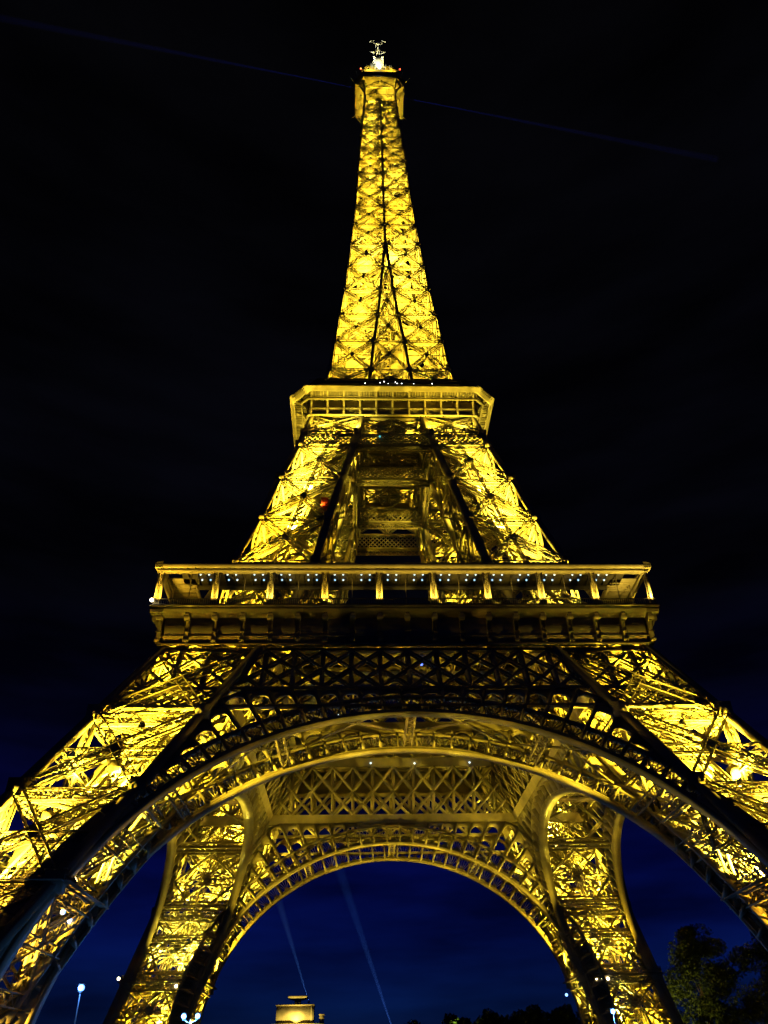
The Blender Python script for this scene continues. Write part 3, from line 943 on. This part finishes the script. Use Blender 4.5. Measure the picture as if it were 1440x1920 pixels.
for i in range(12):
    a = i * math.pi / 6 + .3
    dk.cyl((5.4 * math.cos(a), 5.4 * math.sin(a), 289.2), (5.8 * math.cos(a), 5.8 * math.sin(a), 289.6), .8, .8, 12)
for a, b in zip(octo(6.0, 1.7, 288.2), np.roll(octo(6.0, 1.7, 288.2), -1, 0)):
    dk.bars([a, a + (0, 0, 1)], [b, b + (0, 0, 1)], .1, .1, (0, 0, 1))
    dk.bars([a - (0, 0, 1.4), (a + b) / 2 - (0, 0, 1.4)], [a + (0, 0, 2), (a + b) / 2 + (0, 0, 2)], .14, .14, (0, 1, 0))
for sx in (-1, 1):
    for sy in (-1, 1):
        dk.bars([(sx * 8.3, sy * 5.5, 277.5)], [(sx * 10.2, sy * 7.2, 278.4)], .1, .1, (0, 0, 1))
        dk.bars([(sx * 7.6, sy * 6.5, 280.0)], [(sx * 8.0, sy * 6.9, 283.4)], .12, .12, (0, 1, 0))
put("upper_deck", dk.mesh("upper_deck", M_IRON), plat)
ms = MB()
ms.loft([octo(1.9, .6, 298), octo(1.9, .6, 303), octo(1.6, .5, 306.5), octo(.9, .3, 308.2)])
for z in (303.2, 304.8, 306.4):
    for a in range(4):
        c, s = math.cos(a * math.pi / 2 + .785), math.sin(a * math.pi / 2 + .785)
        ms.box((2.1 * c, 2.1 * s, z), (.75, .75, .9))
for sx in (-1, 1):
    for sy in (-1, 1):
        ms.bars([(sx * .62, sy * .62, 307.5)], [(sx * .6, sy * .6, 320)], .34, .34, (0, 1, 0))
for z in np.arange(308, 320, .9):
    for a, b in (((-1, -1), (1, -1)), ((1, -1), (1, 1)), ((1, 1), (-1, 1)), ((-1, 1), (-1, -1))):
        ms.bars([(a[0] * .6, a[1] * .6, z)], [(b[0] * .6, b[1] * .6, z + .45)], .16, .12, (0, 0, 1))
ms.box((0, 0, 314.5), (.7, .7, 12))
ms.loft([octo(1.0, .4, 318.6), octo(1.1, .4, 320.6), octo(.3, .1, 321.2)])
mast = put("antenna_mast", ms.mesh("antenna_mast", M_GREY), plat)
am_ = MB()
for zc, zo, sp in ((314.6, -1.9, 2.1), (319.6, 2.4, 2.1)):
    for sx in (-1, 1):
        for sy in (-1, 1):
            root = np.array([sx * .6, sy * .3, zc]); tip = np.array([sx * sp, sy * .45, zc + zo])
            d = (tip - root) / np.linalg.norm(tip - root)
            q = np.array([-d[2] * sx, 0, d[0] * sx]) ; q /= np.linalg.norm(q)
            if sy < 0:
                for o in (-.32, .32):
                    am_.bars([root + q * o], [tip + q * o], .16, .16, (0, 1, 0))
                am_.bars([tip - q * 1.05], [tip + q * 1.05], .22, .3, (0, 1, 0))
put("antenna_arm", am_.mesh("antenna_arm", M_GREY), mast)
rb = MB(); rb.ball((0, 0, 0), .28, 8, 5)
rb_me = rb.mesh("warning_light", M_REDL)
wb = MB(); wb.ball((0, 0, 0), .75, 10, 6)
put("beacon_lamp", wb.mesh("beacon_lamp", emis("beacon_white", (.80, 1.0, .95), 8.0)), plat, 0, (-.1, -5.9, 289.3))
for x, y, z in ((-6.4, -5.8, 287.6), (7.2, -5.8, 287.8)):
    dk2 = MB(); dk2.bars([(math.copysign(5.6, x), -5.4, z - .4)], [(x, y, z - .3)], .12, .12, (0, 0, 1)); put("lamp_arm", dk2.mesh("lamp_arm", M_DARK), plat)
    put("warning_light", rb_me, plat, 0, (x, y, z))

# ------------------------------------------------------------------ floodlights on the tower
fx = MB()
fx.box((0, 0, -.35), (.7, .5, .35))
fx.box((0, 0, -.62), (.9, .08, .2))
fx_me = fx.mesh("floodlight", M_DARK)
ln = MB(); ln.box((0, 0, -.16), (.58, .4, .03))
ln_me = ln.mesh("lens", M_LENS)
_n = [0]
_lr = random.Random(21)
def flood(pos, aim, power, size=140, col=WARM, blend=.6, soft=.35, fixture=True):
    ld = bpy.data.lights.new("floodlight_beam", 'SPOT')
    # no two projectors are alike: age and aim change their output and tint
    ld.energy = power * _lr.uniform(.8, 1.25)
    t = _lr.uniform(-1, 1)
    ld.color = (col[0], col[1] * (1 + .10 * t), col[2] * (1 + (.9 if t > 0 else .5) * t))
    ld.spot_size = R(size)
    ld.spot_blend = blend
    ld.shadow_soft_size = soft
    lo = bpy.data.objects.new("floodlight_beam", ld)
    COL.objects.link(lo)
    d = Vector(aim).normalized()
    q = d.to_track_quat('-Z', 'Y')
    if fixture and _n[0] < 98:
        o = put("floodlight", fx_me, tower)
        o.rotation_mode = 'QUATERNION'
        o.rotation_quaternion = d.to_track_quat('Z', 'Y')
        o.location = pos
        put("lens", ln_me, o)
        _n[0] += 1
    lo.parent = tower
    lo.rotation_mode = 'QUATERNION'
    lo.rotation_quaternion = q
    lo.location = Vector(pos) + d * .12
    return lo

PL, PU, PS = 150000, 82000, 36000
for sx in (-1, 1):
    for sy in (-1, 1):
        for z, offs, p, sz in ((4.0, ((0, 0),), 1.3 if sy < 0 else 1.3, 118), (11.5, ((1.5, -2.5),), .35 if sy < 0 else .8, 112),
                               (19.7, ((2.6, 2.0), (-3.4, -3.0)), .8, 112), (30.4, ((2.2, -2.6), (-3.2, -.8)), .85, 112), (41.0, ((-.6, -.6),), 1.1, 115)):
            c = float(W(z)) - 6.65
            for u, v in offs:
                flood((sx * (c - u), sy * (c - v), z), (-sx * .44, -sy * .44, 1), PL * p, sz, (1.0, .60, .05) if z < 15 and sy < 0 else WARM, .5, .1)
        for z in (58.4, 71.6, 82.5, 93.3, 107.2):
            c = (float(W(z)) + float(I(z))) / 2
            o = -.6 if z > 105 else 1.2
            flood((sx * (c + o), sy * (c + o), z), (-sx * .2, -sy * .2, 1), PU * (.6 if z > 105 else 1), 101, WARM, .5, .1)
for z in (121.6, 130.6, 140.8, 151, 161.8, 172):
    c = (float(W(z)) + float(I(z))) / 2
    for sx in (-1, 1):
        for sy in (-1, 1):
            flood((sx * c, sy * c, z), (-sx * .06, -sy * .06, 1), PS, 120, WARM, .5, .1)
for j, z in enumerate((182.2, 192, 202, 211, 219.5, 227.4, 234.7, 242, 248.4, 255, 261.3)):
    c = float(W(z)) * .5
    s = 1 if j % 2 == 0 else -1
    flood((-c, -c * s, z), (0, 0, 1), PS * .6, 120, WARM, .5, .1)
    if j % 2 == 0 or z < 215:
        flood((c, c * s, z), (0, 0, 1), PS * .7, 120, WARM, .5, .1)
# added uplights outside the ironwork, brightening the frieze and second-floor cornice from below
for sx in (-1, 1):
    flood((sx * 33.0, -(float(W(38.0)) + .9), 38.0), (-sx * .16, .41, 1), 6000, 100, WARM, 1.0, .15)
    for x in (14.0, 7.5):
        flood((sx * x, -18.5, 107.6), (0, -.12, 1), 4200, 140, WARM, .6, .12)
    flood((sx * 18.5, -11.5, 107.6), (sx * .12, 0, 1), 5200, 145, WARM, .6, .12, fixture=False)
# lamps on the leg galleries aimed up the arches
for k in range(4):
    c, s_ = round(math.cos(k * math.pi / 2)), round(math.sin(k * math.pi / 2))
    for sx in (-1, 1):
        x, y, z = (sx * 35.4, -43.0, 18.9) if k else (sx * 35.2, -47.4, 19.4)
        a, b, d = (-sx * .64, .10, .76) if k else (-sx * .78, .20, .60)
        flood((c * x - s_ * y, s_ * x + c * y, z), (c * a - s_ * b, s_ * a + c * b, d), (6500, 9000, 26000, 9000)[k], (54, 75, 75, 75)[k], WARM, .7, .15)
        if k == 2:      # added lamps to brighten the rear lattice belt
            flood((-sx * 33.0, 26.0, 18.9), (sx * .72, -.02, .70), 30000, 70, WARM, .8, .15)
gl = MB(); gl.ball((0, 0, 0), .27, 10, 6)
gl_cool = gl.mesh("gallery_lamp", M_LED2); gl_warm = gl.mesh("gallery_lamp", M_LENS2)
for (x, y, z), c in (((-36.1, -36.5, 57.95), 0), ((-37.27, -43.58, 17.02), 1), ((-37.43, -40.34, 16.69), 1), ((-37.41, -33.89, 16.73), 1), ((-36.55, -33.95, 18.5), 0), ((37.56, -37.54, 16.41), 1), ((36.68, -36.1, 18.25), 0),
                     ((-51.18, 36.25, 19.3), 0), ((-49.8, 36.38, 18.9), 0), ((-40.5, 36.8, 18.0), 0), ((38.3, 36.78, 18.03), 0), ((39.3, 36.79, 18.02), 0), ((40.55, 36.8, 18.0), 0), ((32.5, 37.94, 15.6), 1), ((-37.0, 37.65, 16.2), 1)):
    put("gallery_lamp", gl_cool if c else gl_warm, tower, 0, (x, y, z))
# uplights at the feet of the gallery columns
for k in range(-9, 10, 2):
    x = max(-35.6, min(35.6, k * PW))
    e = 1300 if abs(k) < 9 else 3600
    flood((x, -36.9, 57.9), (0, .22, 1), e, 120, (1.0, .66, .06), soft=.15, fixture=abs(k) == 9)
# cool lamp lighting the mast
for sx in (-1, 1):
    flood((sx * 2.6, -4.6, 293.5), (-sx * .06, .16, 1), 20000, 50, (1.0, .95, .55), .5, .1, fixture=False)
    flood((sx * 4.6, -7.6, 283.0), (-sx * .1, .28, 1), 4500, 110, WARM, .5, .1, fixture=False)  # added warm spots to brighten the upper deck equipment, no fixtures modelled
wp = bpy.data.lights.new("beacon_glow", 'POINT'); wp.energy = 700; wp.color = (.8, 1, .95); wp.shadow_soft_size = .3
wo = bpy.data.objects.new("beacon_glow", wp); COL.objects.link(wo); wo.parent = tower; wo.location = (-.1, -7.4, 289.6)
# small working lamps under the first floor and on the second-floor belt
lw = MB(); lw.ball((0, 0, 0), .2, 8, 5)
lw_me = lw.mesh("work_lamp", emis("work_lamp_glass", (.7, .9, 1.0), 1.5))
lb_me = lw.mesh("blue_lamp", M_BLUE)
lc_me = lw.mesh("cyan_lamp", emis("cyan_lamp_glass", (.1, .8, .9), 1.0))
for q in ((-4.38, 18.6, 53.2), (4.19, 18.6, 53.1), (15.0, 18.6, 53.2), (-9.95, -23.6, 46.0)):
    put("work_lamp", lw_me, tower, 0, q)
for q in ((2.68, -24.4, 53.7), (5.3, -14.0, 48.6)):
    put("blue_lamp", lb_me, tower, 0, q)
put("cyan_lamp", lc_me, tower, 0, (-2.77, -18.45, 105.3))

# ------------------------------------------------------------------ ground
gm = MB()
gm.add([(-4000, -4000, 0), (4000, -4000, 0), (4000, 4000, 0), (-4000, 4000, 0)], [[0, 1, 2, 3]])
structure(put("ground", gm.mesh("ground", M_GROUND)))
pv = MB()
pv.add([(-75, -170, .004), (75, -170, .004), (75, 90, .004), (-75, 90, .004)], [[0, 1, 2, 3]])
structure(put("pavement", pv.mesh("pavement", M_PAVE)))

# ------------------------------------------------------------------ trees
def tree_mesh(seed, h, rad, leaves, base=.18, leaf=.42):
    g = np.random.default_rng(seed)
    tr = MB(); cr_ = MB()
    tr.cyl((0, 0, -.2), (.2, .1, h * .45), h * .022, h * .014, 9)
    tr.cyl((.2, .1, h * .45), (.1, .3, h * .85), h * .014, h * .004, 7)
    centers = []
    for i in range(58):
        t = g.uniform(base, 1)
        rr_ = rad * (math.sin(math.pi * min(1, (t - base) / (1 - base) * .82 + .16)) ** .7) * g.uniform(.35, 1.0)
        a = g.uniform(0, 2 * math.pi)
        c = np.array([rr_ * math.cos(a), rr_ * math.sin(a), h * t * .97])
        centers.append((c, g.uniform(.17, .36) * rad))
        if i < 14:
            tr.cyl((0.1, .1, max(h * .12, c[2] - rr_ * .8)), c, h * .006, h * .002, 5)
    per = leaves // len(centers)
    for c, r in centers:
        d = g.normal(size=(per, 3)); d /= np.linalg.norm(d, axis=1, keepdims=True)
        p = c + d * r * (g.uniform(.2, 1, (per, 1)) ** .45) * np.array([1.15, 1.15, .8])
        u = g.normal(size=(per, 3)); u /= np.linalg.norm(u, axis=1, keepdims=True)
        v = np.cross(u, g.normal(size=(per, 3))); v /= np.linalg.norm(v, axis=1, keepdims=True)
        s = leaf * g.uniform(.6, 1.3, (per, 1))
        q = np.stack([p - u * s, p - v * s * .5, p + u * s, p + v * s * .5], 1)
        cr_.add(q, (np.arange(per)[:, None] * 4 + np.arange(4)[None]))
    return tr.mesh("trunk", M_BARK), cr_.mesh("crown", M_FOL)
T_A = tree_mesh(1, 30, 9.0, 26000, leaf=.32)
T_B = tree_mesh(2, 22, 8.0, 12000, leaf=.45)
T_C = tree_mesh(5, 20, 9.0, 7000, leaf=.6)
def tree(meshes, x, y, s, rz, label, group=None):
    e = put("tree", None, None, rz, (x, y, 0))
    e.scale = (s, s, s)
    put("trunk", meshes[0], e)
    put("crown", meshes[1], e)
    return tag(e, label, "tree", group)
GB = "dark trees around the tower"
tree(T_A, 72, 73, 1.06, .4, "tall leafy tree by the right rear leg, its left edge lit yellow green", GB)
tree(T_A, 84, 62, 1.0, 2.0, "dark tall tree at the right edge of the photo, beside the lit one", GB)
tree(T_B, 65, 84, .78, 1.0, "low dark tree between the right rear leg and the tall lit tree", GB)
FARL = "dark distant tree of the treeline showing under the rear arch"
far = [(-38, 205, 1.05), (-22, 212, 1.0), (14, 214, 1.12), (29, 206, 1.18), (43, 212, 1.25), (57, 205, 1.28), (70, 210, 1.3), (84, 206, 1.25)]
for i, (x, y, s) in enumerate(far):
    tree(T_C, x, y, s, i * 1.3, FARL, "treeline far behind the tower")

# ------------------------------------------------------------------ far pavilion with stepped top
def pavilion():
    D = 600.0
    kx = (D + 133.86)
    cx = -7.15 - .0625 * kx
    e = put("stone_pavilion", None, None, 0, (cx, D, 0))
    tag(e, "warmly lit stepped stone pavilion far off under the rear arch", "building")
    b = MB()
    b.box((-1.0, 0, 22), (44, 24, 44))
    b.box((-1.0, 0, 44.4), (45, 25, .8))
    wl_ = put("base_block", b.mesh("base_block", M_STONE), e)
    u = MB()
    u.box((-1.5, 0, 50.8), (29, 18, 12)); u.box((-1.5, 0, 57.2), (30, 19, .8))
    u.box((11.5, -8.6, 51), (1.2, 1.6, 12.6))
    put("upper_block", u.mesh("upper_block", M_STONE), e)
    t = MB()
    t.box((0, 0, 59.2), (5, 5, 3.6)); t.loft([octo(4.0, .5, 61.0), octo(7.6, .5, 62.4), octo(7.6, .5, 63.4), octo(7.2, .5, 63.6)])
    put("roof_slab", t.mesh("roof_slab", M_STONE), e)
    c = MB()
    c.box((19.5, -6, 47), (3.6, 3.6, 7.0)); c.box((19.5, -6, 50.6), (4.4, 4.4, .8))
    put("chimney", c.mesh("chimney", M_STONE), e)
    w = MB(); w.box((0, 0, 0), (2.4, .3, 5.0)); w.box((0, -.3, -2.7), (3.0, .6, .4))
    wm = w.mesh("window", M_WIN)
    for x in (-4.0, 0.0, 4.0):
        put("window", wm, e, 0, (x - 1.5, -12.05, 38.5))
    for x, y, p in ((-9, -26, 42000), (8, -26, 42000), (0, -14, 14000)):
        ld = bpy.data.lights.new("facade_light", 'SPOT'); ld.energy = p; ld.color = (1, .72, .12); ld.spot_size = R(110); ld.spot_blend = .5; ld.shadow_soft_size = .6
        lo = bpy.data.objects.new("facade_light", ld); COL.objects.link(lo); lo.parent = e
        lo.location = (x, y, 36 if y < -20 else 45.5)
        lo.rotation_euler = Vector((0, 20, 18) if y < -20 else (0, 6, 8)).to_track_quat('-Z', 'Y').to_euler()
pavilion()

# ------------------------------------------------------------------ street lamps
def street_lamp(x, y, h, label, power=350, heads=1):
    e = put("street_lamp", None, None, 0, (x, y, 0))
    tag(e, label, "street lamp", "street lamps with cool white heads")
    p = MB()
    p.cyl((0, 0, 0), (0, 0, .9), .16, .12, 10); p.cyl((0, 0, .9), (0, 0, h), .08, .05, 10)
    put("pole", p.mesh("pole", M_GREY), e)
    for k in range(heads):
        sx = (0.0 if heads == 1 else (-.85 if k else .85))
        hd = MB()
        if heads > 1:
            hd.bars([(0, 0, h - .4)], [(sx, 0, h)], .07, .07, (0, 0, 1))
        hd.cyl((sx, 0, h - .05), (sx, 0, h + .12), .12, .3, 10); cp = MB(); cp.cyl((sx, 0, h + .62), (sx, 0, h + .75), .36, .1, 10)
        ho = put("lamp_head", hd.mesh("lamp_head", M_GREY), e)
        put("lamp_cap", cp.mesh("lamp_cap", M_DARK), ho)
        l = MB(); l.ball((sx, 0, h + .36), .3, 10, 6, .9)
        put("lens", l.mesh("lens", M_LED), ho)
        ld = bpy.data.lights.new("lamp_glow", 'POINT'); ld.energy = power; ld.color = (.08, .28, 1); ld.shadow_soft_size = .25
        lo = bpy.data.objects.new("lamp_glow", ld); COL.objects.link(lo); lo.parent = e; lo.location = (sx, -.5, h + .36)
street_lamp(-31.2, -53, 9.0, "cool white street lamp inside the front left leg's arch")
street_lamp(-27.2, -20, 9.0, "twin headed cool white street lamp at the foot of the rear left leg", 1600, 2)
street_lamp(26.0, -15, 9.0, "cool white street lamp at the foot of the rear right leg", 1600)


# ground floodlights in the gardens
def garden_flood(x, y, aim, power, col, label):
    e = put("garden_floodlight", None, None, 0, (x, y, 0))
    tag(e, label, "floodlight", "garden floodlights under the trees")
    b = MB(); b.box((0, 0, .15), (.5, .5, .3)); b.cyl((0, 0, .3), (0, 0, .55), .06, .06, 8); b.box((0, 0, .72), (.6, .3, .34))
    put("housing", b.mesh("housing", M_DARK), e)
    ld = bpy.data.lights.new("garden_beam", 'SPOT'); ld.energy = power; ld.color = col; ld.spot_size = R(70); ld.spot_blend = .6; ld.shadow_soft_size = .2
    lo = bpy.data.objects.new("garden_beam", ld); COL.objects.link(lo); lo.parent = e; lo.location = (0, 0, 1.0)
    lo.rotation_euler = Vector(aim).to_track_quat('-Z', 'Y').to_euler()
garden_flood(52, 66, (13, 6, 19), 17000, (1.0, .80, .14), "garden floodlight on the lawn left of the tall lit tree")
garden_flood(26, 196, (3, 9, 18), 60000, (.75, 1.0, .15), "garden floodlight on the lawn below the distant treeline")

# ------------------------------------------------------------------ searchlights: real spot lamps, each in its own shaft of thin haze
def searchlight(name, loc, aim, length, r0, r1, power, col, density, label, housing=True, parent=None):
    d = Vector(aim).normalized()
    if parent:
        b = MB(); b.cyl(-d * 1.0, -d * .1, r0 * .9, r0 * 1.1, 14)
        e = put(name, b.mesh(name, M_DARK), parent, 0, loc)
        housing = False
    else:
        e = put(name, None, None, 0, loc)
        tag(e, label, "searchlight")
    if housing:
        b = MB(); b.cyl((0, 0, -.9), (0, 0, -.5), .9, .9, 14); b.cyl(Vector((0, 0, 0)) - d * 1.3, Vector((0, 0, 0)) - d * .1, r0 * .9, r0 * 1.1, 16)
        put("housing", b.mesh("housing", M_DARK), e)
    c = MB()
    c.cyl(d * .05, d * length, r0, r1, 24)
    m = bpy.data.materials.new(name + "_haze"); m.use_nodes = True
    nt = m.node_tree; nt.nodes.clear()
    o = nt.nodes.new("ShaderNodeOutputMaterial"); v = nt.nodes.new("ShaderNodeVolumeScatter")
    v.inputs['Density'].default_value = density; v.inputs['Color'].default_value = (.9, .95, 1, 1); v.inputs['Anisotropy'].default_value = 0.0
    nt.links.new(v.outputs[0], o.inputs['Volume'])
    put("light_beam", c.mesh("light_beam", m), e)
    ld = bpy.data.lights.new("search_beam", 'SPOT'); ld.energy = power; ld.color = col; ld.shadow_soft_size = .05
    ap = r0 * length / (r1 - r0)          # the cone's apex lies behind the lens
    ld.spot_size = 2 * math.atan((r1 - r0) / length) * 1.15; ld.spot_blend = .5
    lo = bpy.data.objects.new("search_beam", ld); COL.objects.link(lo); lo.parent = e
    lo.location = d * .06
    lo.rotation_euler = d.to_track_quat('-Z', 'Y').to_euler()
searchlight("searchlight", (-45.7, 622, 62), (-23.3, 0, 60.5), 105, .9, 4.5, 1.2e6, (.10, .3, 1.0), .004, "searchlight behind the stepped pavilion throwing a faint blue beam up leftwards")
searchlight("searchlight", (22, 500, 24), (-33.9, 0, 91.2), 160, 1.2, 6.0, 1.9e6, (.08, .24, 1.0), .004, "searchlight among the distant trees throwing a broad faint blue beam upwards")
for sg in (-1, 1):
    bo = searchlight("rotating_beacon", (sg * 6.4, .9 + sg * 1.2, 284.9), (sg * 97, sg * 16.5, 0), 125, .35, 1.6, 4.2e6, (.02, .06, 1.0), .0009, "x", True, tower)

print("objects", len(bpy.data.objects), "polys", sum(len(m.polygons) for m in bpy.data.meshes))
